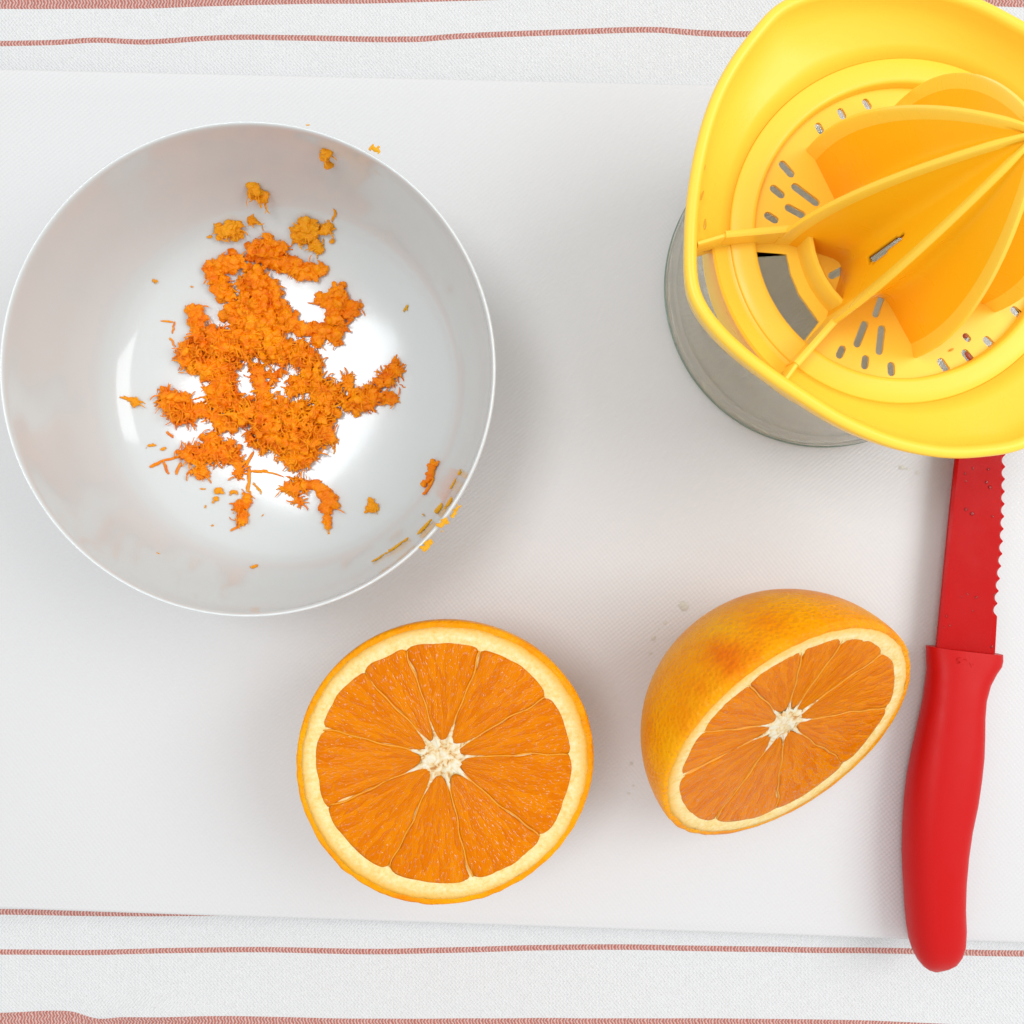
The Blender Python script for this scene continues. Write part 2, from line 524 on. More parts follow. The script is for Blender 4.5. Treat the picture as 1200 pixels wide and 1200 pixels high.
# ------------------------------------------------------------------ bowl
BC = Vector((-6.79, 3.67, 0.0))
IN = smooth_profile([(0.0, 0.50), (1.0, 0.52), (2.0, 0.58), (3.0, 0.68), (4.0, 0.84), (4.6, 1.00), (5.1, 1.29), (5.5, 1.82), (5.85, 2.7), (6.08, 3.7), (6.22, 4.6), (6.27, 5.36)], 6)
RIM = [(6.285, 5.45), (6.305, 5.49), (6.33, 5.505), (6.355, 5.49), (6.372, 5.45), (6.38, 5.40)]
OUT = smooth_profile([(6.38, 5.30), (6.34, 4.4), (6.25, 3.3), (5.95, 2.1), (5.45, 1.15), (4.7, 0.55), (3.9, 0.36), (3.55, 0.30), (3.50, 0.05), (3.44, 0.005), (3.28, 0.005), (3.22, 0.06), (3.15, 0.26), (2.6, 0.27), (0.0, 0.25)], 4)
V, Fc = lathe(IN + RIM + OUT, 192)
o = obj('bowl', V, [tuple(reversed(f)) for f in Fc], M['bowl'], sharp=70)
o.location = BC * S
tag(o, 'round white glazed porcelain bowl holding grated orange zest', 'bowl')


def in_z(r):
    for (r0, z0), (r1, z1) in zip(IN, IN[1:]):
        if r0 <= r <= r1:
            return z0 + (z1 - z0) * (r - r0) / max(1e-9, r1 - r0)
    return 5.5


def on_bowl(px, py):
    """march the view ray down to the bowl's inner surface"""
    a, b = ray(px, py)
    z = 5.6
    while z > 0.3:
        d = CAM_H - z
        p = Vector((a * d, b * d, z))
        r = (p - BC).to_2d().length
        if r < 6.27 and z <= in_z(r):
            e = 0.02
            s = (in_z(min(r + e, 6.26)) - in_z(max(r - e, 0))) / (2 * e)
            rad = (p - BC); rad.z = 0
            rad = rad.normalized() if rad.length > 1e-6 else Vector((1, 0, 0))
            nrm = (Vector((0, 0, 1)) - rad * s).normalized()
            return p, nrm
        z -= 0.01
    return at(px, py, 0.62), Vector((0, 0, 1))


# ------------------------------------------------------------------ zest
ICO = None
def ico():
    global ICO
    if ICO is None:
        bm = bmesh.new(); bmesh.ops.create_icosphere(bm, subdivisions=1, radius=1)
        ICO = ([v.co.copy() for v in bm.verts], [tuple(v.index for v in f.verts) for f in bm.faces]); bm.free()
    return ICO


class Zest:
    def __init__(s): s.V, s.F = [], []
    def blob(s, p, r, sq=0.8):
        vs, fs = ico(); o = len(s.V)
        sc_ = (rnd.uniform(.75, 1.3), rnd.uniform(.75, 1.3), sq * rnd.uniform(.8, 1.2))
        rot = Matrix.Rotation(rnd.random() * 6.28, 3, 'Z') @ Matrix.Rotation(rnd.uniform(-.6, .6), 3, 'X')
        for v in vs:
            q = rot @ Vector((v.x * sc_[0], v.y * sc_[1], v.z * sc_[2]))
            s.V.append(p + q * r * rnd.uniform(.85, 1.15))
        s.F += [tuple(i + o for i in f) for f in fs]
    def strand(s, pts, r, taper=True, flat=0.7):
        o = len(s.V); n = len(pts); k = 5
        for i, p in enumerate(pts):
            t = (pts[min(i + 1, n - 1)] - pts[max(i - 1, 0)]).normalized()
            side = t.cross(Vector((0, 0, 1)))
            side = side.normalized() if side.length > 1e-4 else Vector((1, 0, 0))
            up = side.cross(t)
            rr = r * (0.55 if taper and i in (0, n - 1) else rnd.uniform(.85, 1.15))
            for j in range(k):
                a = 2 * PI * j / k
                s.V.append(p + side * math.cos(a) * rr + up * math.sin(a) * rr * flat)
        for i in range(n - 1):
            for j in range(k):
                l = (j + 1) % k
                s.F.append((o + i * k + j, o + i * k + l, o + (i + 1) * k + l, o + (i + 1) * k + j))
        s.F.append(tuple(o + j for j in range(k - 1, -1, -1)))
        s.F.append(tuple(o + (n - 1) * k + j for j in range(k)))
    def curl(s, p, length, r, up=0.3):
        a = rnd.random() * 2 * PI; bend = rnd.uniform(-1.6, 1.6); tilt = rnd.uniform(-up, up)
        n = 5; pts = [p.copy()]; q = p.copy()
        for i in range(n):
            q = q + Vector((math.cos(a), math.sin(a), tilt)) * length / n
            a += bend / n; tilt -= up * 0.3
            pts.append(q.copy())
        s.strand(pts, r)
    def build(s, name, m, voxel=0.016, rot=None, rough=True):
        c = sum(s.V, Vector()) / len(s.V); zmin = min(v.z for v in s.V); c.z = zmin
        o = obj(name, [v - c for v in s.V], s.F, m)
        o.location = c * S
        if voxel:
            md = o.modifiers.new('merge', 'REMESH'); md.mode = 'VOXEL'; md.voxel_size = voxel * S; md.use_smooth_shade = True
        return o


def zp(x, y):       # coordinates of the study crop -> photograph px
    return 150 + 0.4084 * x, 150 + 0.4084 * y


def fill_capsule(Z, x1, y1, x2, y2, w, hfac=0.62, strandy=0.5, dens=1.0):
    a = Vector(zp(x1, y1)); c = Vector(zp(x2, y2)); w *= 0.4084
    L = (c - a).length
    area_ = 2 * w * L + PI * w * w
    n = max(4, int(area_ * 0.11 * dens))
    for _ in range(n):
        for _try in range(20):
            t = rnd.random(); an = rnd.random() * 2 * PI; rr = w * math.sqrt(rnd.random())
            p = a.lerp(c, t) + Vector((math.cos(an), math.sin(an))) * rr
            # ragged border
            if rr < w * (0.74 + 0.75 * noise.noise(Vector((p.x * .15, p.y * .15, 2)))): break
        fl, nrm = on_bowl(p.x, p.y)
        top = w / 38 * hfac * math.sqrt(max(0.0, 1 - (rr / (w * 1.05)) ** 2)) * max(0.15, 0.85 + 0.8 * noise.noise(Vector((p.x * .13, p.y * .13, 7))))
        h = 0.03 + top * rnd.random() ** 0.6
        q = fl + nrm * h
        if rnd.random() < strandy:
            Z.blob(fl + nrm * h * .5, rnd.uniform(.05, .10))
            for _k in range(2):
                j_ = Vector((rnd.uniform(-.06, .06), rnd.uniform(-.06, .06), 0))
                Z.curl(q + j_ + nrm * rnd.uniform(.0, .07), rnd.uniform(.16, .36), rnd.uniform(.018, .032), 0.4)
        else:
            Z.blob(q, rnd.uniform(.05, .15))
            for _k in range(2):
                Z.blob(q + Vector((rnd.uniform(-.1, .1), rnd.uniform(-.1, .1), rnd.uniform(0, .05))), rnd.uniform(.025, .06))
            if rnd.random() < .10: Z.curl(q + nrm * .04, rnd.uniform(.08, .18), rnd.uniform(.018, .03), 0.3)


heap = Zest()
for c in [  # upper, paste-like clumps
    (250, 400, 315, 380, 30), (252, 440, 290, 480, 28), (240, 405, 260, 430, 24),
    (370, 435, 405, 520, 60), (330, 530, 430, 570, 58), (300, 520, 320, 560, 34), (440, 520, 470, 570, 34),
    (480, 570, 600, 592, 22), (600, 480, 605, 560, 40), (545, 490, 560, 500, 16), (630, 525, 655, 515, 22), (545, 600, 550, 620, 16), (590, 590, 610, 600, 26),
    (195, 530, 205, 545, 28), (195, 570, 205, 600, 15), (340, 400, 380, 425, 16),
    (530, 1020, 560, 1040, 14), (576, 1062, 588, 1085, 24), (562, 1085, 572, 1100, 16), (572, 1120, 576, 1150, 9)]:
    fill_capsule(heap, *c, hfac=0.78, strandy=0.07)
for c in [  # shredded middle and bottom
    (165, 645, 180, 660, 34), (220, 620, 330, 640, 56), (200, 690, 280, 690, 36), (330, 600, 450, 640, 50), (470, 635, 535, 690, 40),
    (285, 700, 265, 790, 38), (373, 690, 385, 780, 20), (400, 735, 440, 700, 10), (390, 745, 400, 790, 14), (540, 740, 595, 790, 44), (470, 740, 520, 740, 24),
    (300, 815, 560, 830, 50), (380, 880, 540, 900, 56), (450, 940, 520, 955, 32), (560, 850, 575, 900, 24),
    (130, 775, 165, 830, 40), (105, 765, 120, 800, 24), (195, 805, 260, 835, 17), (230, 760, 260, 780, 16), (255, 850, 300, 860, 20),
    (160, 935, 310, 940, 28), (230, 895, 250, 900, 24), (195, 985, 225, 985, 18), (310, 950, 322, 1000, 11), (285, 905, 300, 930, 16),
    (640, 795, 720, 765, 36), (735, 725, 775, 685, 25), (632, 715, 636, 750, 12), (745, 770, 770, 780, 16),
    (450, 1040, 520, 1022, 16), (470, 1050, 490, 1080, 8)]:
    fill_capsule(heap, *c, hfac=0.75, strandy=0.66)
# loose shreds at the border
for a, c, r in [((385, 985), (450, 1000), .03), ((450, 1000), (510, 1010), .03), ((350, 975), (345, 1045), .06), ((355, 985), (400, 985), .05), ((360, 930), (335, 975), .05),
                ((60, 975), (100, 955), .06), ((100, 955), (118, 995), .045), ((100, 955), (160, 940), .05), ((150, 960), (138, 995), .05),
                ((75, 800), (95, 780), .03), ((85, 740), (82, 765), .015), ((590, 935), (600, 890), .035), ((775, 665), (755, 660), .015), ((780, 735), (797, 745), .025), ((95, 555), (130, 558), .035), ((135, 555), (128, 590), .035), ((120, 600), (135, 628), .04), ((185, 780), (225, 770), .03), ((110, 870), (130, 890), .05)]:
    pts = []
    for i in range(6):
        t = i / 5
        fl, nrm = on_bowl(*zp(a[0] + (c[0] - a[0]) * t + rnd.uniform(-2, 2), a[1] + (c[1] - a[1]) * t + rnd.uniform(-2, 2)))
        pts.append(fl + nrm * (r * .7))
    heap.strand(pts, r)
o = heap.build('zest_heap', M['zest'], 0.0135)
tag(o, 'moist bright orange heap of finely grated zest in the middle of the bowl', 'zest', kind='stuff')


def clump(caps, label, m='zest', strandy=0.25, strands=(), hfac=0.8, cat='zest', group=None, name='zest_clump', voxel=0.0155):
    Z = Zest()
    for c in caps: fill_capsule(Z, *c, hfac=hfac, strandy=strandy, dens=1.1)
    for a, c, r in strands:
        pts = []
        for i in range(7):
            t = i / 6
            fl, nrm = on_bowl(*zp(a[0] + (c[0] - a[0]) * t + 6 * math.sin(t * 5), a[1] + (c[1] - a[1]) * t))
            pts.append(fl + nrm * r * .8)
        Z.strand(pts, r)
    o = Z.build(name, M[m], voxel)
    tag(o, label, cat, group)
    return o


clump([(350, 170, 395, 192, 18)], 'small golden zest clump nearest the upper rim inside the bowl', 'zest_y')
clump([(265, 300, 310, 275, 24), (300, 300, 320, 300, 20), (350, 262, 368, 262, 8)], 'ragged zest clump with a trailing thread above left of the heap', 'zest_y', 0.4,
      [((365, 262), (398, 298), .02), ((225, 312), (245, 308), .05)])
clump([(500, 280, 530, 290, 32), (540, 330, 545, 350, 16), (560, 290, 580, 285, 16), (490, 310, 500, 315, 20)], 'star-shaped zest clump with a curled tail above right of the heap', 'zest_y', 0.2,
      [((590, 230), (592, 268), .04), ((583, 320), (588, 330), .07)])
clump([(395, 335, 430, 370, 40), (440, 390, 540, 415, 28), (360, 350, 375, 370, 24), (550, 410, 565, 410, 16)], 'elongated zest clump slanting beside the top of the heap', 'zest', 0.2)
clump([(698, 1072, 704, 1092, 7), (690, 1096, 704, 1090, 6), (704, 1090, 722, 1088, 6)], 'three-pronged zest bit alone on the bowl floor right of the lowest heap arm', 'zest_y', 0.1)
clump([(566, 65, 574, 85, 11), (574, 90, 576, 105, 5)], 'golden zest bit stuck inside the bowl wall at the top', 'zest_y', 0.2)
clump([(343, 1060, 335, 1085, 10), (318, 1085, 322, 1092, 15), (330, 1110, 328, 1130, 14)], 'drooping string of zest below the heap', 'zest', 0.4,
      [((322, 1135), (300, 1158), .045), ((346, 1040), (344, 1065), .04)])
clump([(2, 778, 30, 795, 6)], 'thin zest shred alone left of the heap', 'zest_y', 0.6, [((-25, 772), (28, 790), .045)])

# flecks: (photo px, length px, width px, angle deg in the picture, material)
def fleck(px, py, L, W, ang, m, label, group=None, h=None):
    if h is None:
        p, nrm = on_bowl(px, py)
    else:
        p, nrm = at(px, py, h), Vector((0, 0, 1))
    k = (CAM_H - p.z) / F_PX
    d = Vector((math.cos(math.radians(ang)), math.sin(math.radians(ang)), 0))
    d = (d - nrm * d.dot(nrm)).normalized()
    Z = Zest(); r = max(.018, W * k * .5); n = 5
    pts = []
    for i in range(n):
        t = i / (n - 1) - .5
        pts.append(p + d * (t * L * k) + nrm * (r * .62 + .03 * abs(t)) + nrm.cross(d) * rnd.uniform(-.25, .25) * r)
    Z.strand(pts, r * .8)
    if W >= 4:
        for i in range(int(L / 2)):
            Z.blob(pts[rnd.randrange(n)] + d * rnd.uniform(-1, 1) * r + nrm.cross(d) * rnd.uniform(-1.1, 1.1) * r, max(.016, r * rnd.uniform(.3, .7)))
    o = Z.build('zest_fleck', M[m], 0.012)
    tag(o, label, 'zest', group)


G1 = 'zest specks scattered on the bowl floor'
L1 = 'tiny loose zest speck lying on the bowl floor below the heap'
for px, py, L, W, an in [(238, 573, 7, 3, 0), (257, 574, 9, 9, 0), (253, 584, 6, 6, 30), (274, 577, 9, 6, 20), (241, 594, 4, 3, 80), (249, 616, 3, 3, 0), (302, 572, 14, 4, -50), (298, 665, 9, 5, 60), (185, 649, 4, 2, 10), (308, 604, 4, 2, 40)]:
    fleck(px, py, L, W, an, 'zest_y', L1, G1)
L2 = 'tiny loose zest speck lying on the bowl floor left of the heap'
for px, py, L, W, an in [(178, 522, 10, 4, 10), (191, 527, 5, 5, 0), (182, 329, 5, 5, 0), (225, 336, 3, 3, 0)]:
    fleck(px, py, L, W, an, 'zest_y', L2, G1)
fleck(507, 556, 24, 12, 80, 'zest', 'largest zest bit on the lower right wall of the bowl')
fleck(504, 572, 18, 6, 65, 'zest', 'narrow zest bit just below the largest one on the right wall')
fleck(440, 176, 13, 7, -25, 'zest_d', 'olive zest scrap sitting on the upper right rim of the bowl', h=5.5)
fleck(361, 147, 5, 3, 0, 'zest_d', 'tiny dark zest speck on the upper rim of the bowl', h=5.5)
fleck(476, 361, 9, 4, 50, 'zest_d', 'tiny zest bit on the bright glint of the right bowl wall')
where = ['second highest zest scrap beside the right rim of the bowl', 'highest and smallest zest scrap beside the right rim of the bowl', 'zest scrap touching the inner edge of the right rim above a squarish scrap',
         'squarish zest scrap on the bowl wall just inside the lower right rim', 'long zest scrap on the bowl wall beside the smear on the rim', 'thin dark zest hair on the bowl wall left of the squarish scrap',
         'middle zest scrap of the dashed row on the lower right bowl wall', 'lowest longest zest shred of the dashed row on the lower bowl wall', 'smallest top dash of the dashed zest row on the lower bowl wall']
for (px, py, L, W, an), lb in zip([(532, 568, 14, 4, 60), (540, 555, 6, 5, 30), (528, 590, 14, 6, 65), (516, 598, 13, 8, 10), (499, 619, 22, 6, 58), (497, 604, 9, 3, -40), (465, 642, 22, 5, 40), (444, 655, 18, 4, 42), (476, 634, 8, 4, 40)], where):
    fleck(px, py, L, W, an, 'zest_d', lb, 'zest scraps on the lower right bowl wall')
fleck(501, 639, 17, 9, 58, 'zest_d', 'thick zest scrap hanging outside the lower right rim', h=5.4)
fleck(520, 613, 13, 8, 55, 'zest_d', 'zest scrap lying right on the lower right rim', h=5.5)
fleck(533, 600, 16, 5, 58, 'zest_d', 'thin zest scrap just outside the right rim above the thick one', h=5.35)

# ------------------------------------------------------------------ orange halves
def blotched_peel(local_p, r):
    m = M['peel'].copy(); m.name = 'blotched_orange_peel'; g = NT(m.node_tree)
    b = m.node_tree.nodes['Principled BSDF']
    old = b.inputs['Base Color'].links[0].from_socket
    v = g.n('ShaderNodeVectorMath', operation='DISTANCE'); g.set(v.inputs[0], g.obj()); v.inputs[1].default_value = local_p * S
    d = g.math('ADD', v.outputs['Value'], g.math('MULTIPLY_ADD', g.noise(g.obj(), 130, 4), 0.026, -0.013))
    f = g.math('SUBTRACT', 1.0, g.math('DIVIDE', d, r * S), clamp=True)
    m.node_tree.links.new(g.mix(g.math('MULTIPLY', f, 0.65, clamp=True), old, (0.72, 0.11, 0.001, 1)), b.inputs['Base Color'])
    return m


def orange_half(label, centre, rot, scale, star, ends_px, R=4.02, blotch=None, name='orange_half', phase=0):
    root = empty(name, centre)
    root.rotation_euler = rot.to_euler()
    root.scale = scale
    tag(root, label, 'orange', 'two halves of one cut orange')
    mw = Matrix.Translation(centre) @ rot.to_4x4() @ Matrix.Diagonal((*scale, 1))
    inv = mw.inverted()
    nz = rot.to_3x3() @ Vector((0, 0, 1))
    def local(px, py):
        a, b = ray(px, py)
        o_ = Vector((0, 0, CAM_H)); d = Vector((a, b, -1))
        t = (centre - o_).dot(nz) / d.dot(nz)
        return inv @ (o_ + d * t)
    sx = local(*star).to_2d()
    def fit(q):
        p = sx + q; d_ = p.length; t_ = min(max(d_, 0.83 * R), 0.872 * R)
        return p * (t_ / d_) - sx
    ends = sorted([fit(local(*e).to_2d() - sx) for e in ends_px], key=lambda q: math.atan2(q.y, q.x))
    angs = [math.atan2(q.y, q.x) for q in ends]; lens = [q.length for q in ends]
    N = len(ends)
    # peel shell: outer skin of the half sphere, its cut rim included
    def wob(a, e=0.0):
        return 1 + 0.012 * math.sin(2 * a + phase) + 0.008 * math.sin(3 * a + 1 + phase) + 0.004 * noise.noise(Vector((math.cos(a) * 3, math.sin(a) * 3, phase)))
    n = 144
    rings = []
    prof = [(0.952, 0.012), (0.975, 0.018), (0.992, 0.0), (1.0, -0.05)]
    for q in range(1, 30):
        t = q / 29 * PI / 2
        prof.append((math.cos(t), -0.05 - math.sin(t) * 0.985))
    for i, (r, z) in enumerate(prof):
        rg = []
        for j in range(n):
            a = 2 * PI * j / n
            rag = (0.008 * noise.noise(Vector((math.cos(a) * 14, math.sin(a) * 14, 3 + phase)))) if i < 3 else 0
            rr = max(0.002, r + rag) * wob(a) * R
            rg.append((rr * math.cos(a), rr * math.sin(a), (z * R if i > 2 else z) if z < 0 else z))
        rings.append(rg)
    V, Fc = loft(rings, cap1=True)
    V = [(x, y, max(z, -R * 1.0)) for x, y, z in V]
    Fc = [tuple(reversed(f)) for f in Fc]
    pm = M['peel']
    if blotch:
        a, b = ray(*blotch[:2]); d = Vector((a, b, -1)); o_ = Vector((0, 0, CAM_H)) - centre
        A_, B_, C_ = d.dot(d), 2 * d.dot(o_), o_.dot(o_) - R * R
        t = (-B_ - math.sqrt(max(0, B_ * B_ - 4 * A_ * C_))) / (2 * A_)
        pm = blotched_peel(rot.transposed() @ (o_ + d * t), blotch[2])
    peel = obj('peel', V, Fc, pm, root)
    # pith: solid disc whose top lies just below the pulp
    rings = []
    for r, z in ((0.958, -0.12), (0.958, 0.012), (0.93, 0.028), (0.88, 0.032), (0.84, 0.02), (0.80, -0.03)):
        rg = []
        for j in range(n):
            a = 2 * PI * j / n
            rr = r * wob(a) * R * (1 + (0.010 * noise.noise(Vector((math.cos(a) * 17, math.sin(a) * 17, 5 + phase))) if r > .9 else 0))
            rg.append((rr * math.cos(a), rr * math.sin(a), z + 0.012 * noise.noise(Vector((math.cos(a) * 9 * r, math.sin(a) * 9 * r, phase)))))
        rings.append(rg)
    V, Fc = loft(rings, cap1=True)
    obj('pith', V, Fc, M['pith'], root)
    # pulp segments
    def rout_mid(i):
        return 0.5 * (lens[i] + lens[(i + 1) % N])
    for i in range(N):
        a0, a1 = angs[i], angs[(i + 1) % N]
        if a1 < a0: a1 += 2 * PI
        na, nr = 26, 34
        V, UV = [], []
        core_r = 0.46 + 0.17 * rnd.random()
        l0, l1 = lens[i], lens[(i + 1) % N]
        for s_ in range(nr + 1):
            q = s_ / nr
            for t_ in range(na + 1):
                t = t_ / na
                e = abs(2 * t - 1)
                lobe = 1 + 0.026 - 0.045 * e ** 9
                ro = (l0 + (l1 - l0) * t) * lobe + 0.02 * math.sin(t * 9 + i * 2)
                ri = core_r * (1 + 0.6 * e ** 3)
                r = ri + (ro - ri) * q
                gap = 0.014 / max(r, .3)                    # half a membrane
                a = a0 + gap + (a1 - a0 - 2 * gap) * t
                a += 0.012 * math.sin(r * 3.1 + i * 1.7) * (1 - 0) + 0.008 * math.sin(r * 7 + i)
                border = min(1.0, (1 - e) * (a1 - a0) * r / 2 / 0.10, q * (ro - ri) / 0.12, (1 - q) * (ro - ri) / 0.14)
                z = 0.026 * math.sqrt(max(0, border)) + 0.012
                ves = noise.noise(Vector((a * 16, r * 3.0, i * 5 + phase)))
                z += 0.012 * ves * border + 0.005 * noise.noise(Vector((a * 40, r * 7, i + phase))) * border
                x, y = sx.x + r * math.cos(a), sx.y + r * math.sin(a)
                V.append((x, y, z)); UV.append((a * 2.0 + i * 3.7, r + phase))
        Fc = []
        for s_ in range(nr):
            for t_ in range(na):
                k = s_ * (na + 1) + t_
                Fc.append((k, k + na + 1, k + na + 2, k + 1))
        # skirt so that the segment is a solid wedge
        loop = [t for t in range(na + 1)] + [(s_ + 1) * (na + 1) + na for s_ in range(nr)] + [nr * (na + 1) + t for t in range(na - 1, -1, -1)] + [s_ * (na + 1) for s_ in range(nr - 1, 0, -1)]
        base = len(V)
        for k in loop:
            V.append((V[k][0], V[k][1], -0.10)); UV.append(UV[k])
        L_ = len(loop)
        for k in range(L_):
            k2 = (k + 1) % L_
            Fc.append((loop[k], loop[k2], base + k2, base + k))
        o = obj('segment', V, Fc, M['pulp'], root, uv=UV)
    # membranes: a thin pale wall between each two segments
    for i in range(N):
        a0 = angs[i]; V = []
        m_ = 24
        for s_ in range(m_ + 1):
            r = 0.42 + (lens[i] * 0.985 - 0.42) * s_ / m_
            a = a0 + 0.012 * math.sin(r * 3.1 + i * 1.7) + 0.008 * math.sin(r * 7 + i)
            w = 0.030 + 0.05 * max(0, 1 - (r - 0.42) / 0.35) + 0.005 * math.sin(r * 13 + i)
            dx, dy = -math.sin(a), math.cos(a)
            cx_, cy_ = sx.x + r * math.cos(a), sx.y + r * math.sin(a)
            zt = 0.030 + 0.008 * noise.noise(Vector((r * 4, i, phase)))
            V += [(cx_ - dx * w, cy_ - dy * w, -0.06), (cx_ - dx * w * .5, cy_ - dy * w * .5, zt), (cx_ + dx * w * .5, cy_ + dy * w * .5, zt), (cx_ + dx * w, cy_ + dy * w, -0.06)]
        Fc = []
        for s_ in range(m_):
            for j in range(3):
                k = s_ * 4 + j
                Fc.append((k, k + 4, k + 5, k + 1))
        Fc += [(0, 1, 2, 3), tuple(m_ * 4 + j for j in (3, 2, 1, 0))]
        obj('membrane', V, Fc, M['membrane'], root)
    # core: star of white pith, points running out along the membranes
    K = 12
    V = [(sx.x, sx.y, 0.06)]; ringn = N * K
    for rr_ in (0.33, 0.66, 1.0):
        for i in range(N):
            a0, a1 = angs[i], angs[(i + 1) % N]
            if a1 < a0: a1 += 2 * PI
            for k in range(K):
                t = k / K; e = abs(2 * t - 1)
                r = (0.55 + 0.62 * e ** 5 + 0.10 * noise.noise(Vector((i * 3.3, k * .6, phase)))) * rr_
                a = a0 + (a1 - a0) * t
                z = 0.065 - 0.05 * rr_ ** 3 + 0.035 * noise.noise(Vector((r * 6 * math.cos(a), r * 6 * math.sin(a), phase + 3)))
                V.append((sx.x + r * math.cos(a), sx.y + r * math.sin(a), z))
    Fc = [(0, 1 + j, 1 + (j + 1) % ringn) for j in range(ringn)]
    for q in range(2):
        for j in range(ringn):
            k = (j + 1) % ringn
            Fc.append((1 + q * ringn + j, 1 + (q + 1) * ringn + j, 1 + (q + 1) * ringn + k, 1 + q * ringn + k))
    obj('core', V, Fc, M['core'], root)
    return root


ends_a = [(479, 769), (563, 764), (637, 818), (667, 883), (634, 982), (552, 1030), (457, 1017), (385, 946), (377, 854), (428, 791)]
ca = at(520, 893.5, 4.05)
orange_half('orange half lying flat, cut face straight up, below the bowl', ca, Matrix.Identity(3), (1.01, 0.962, 1), (518, 887), ends_a, phase=0.0)

tilt = math.radians(43)
tdir = Vector((0.58, -0.81, 0)).normalized()
axis = Vector((0, 0, 1)).cross(tdir)
rotm = Matrix.Rotation(tilt, 3, axis)
cb = at(927, 863, 3.98)
z2 = lambda x, y: (730 + 0.3 * x, 670 + 0.3 * y)
ends_b = [z2(*p) for p in ((475, 415), (262, 625), (220, 800), (370, 955), (608, 870), (860, 742), (1033, 525), (1010, 318), (870, 245), (705, 285))]
orange_half('orange half tipped on its side showing its peel, next to the red knife', cb, rotm, (1, 1, 0.95), (920, 847), ends_b, R=4.0, phase=2.3, blotch=(848, 766, 1.0))

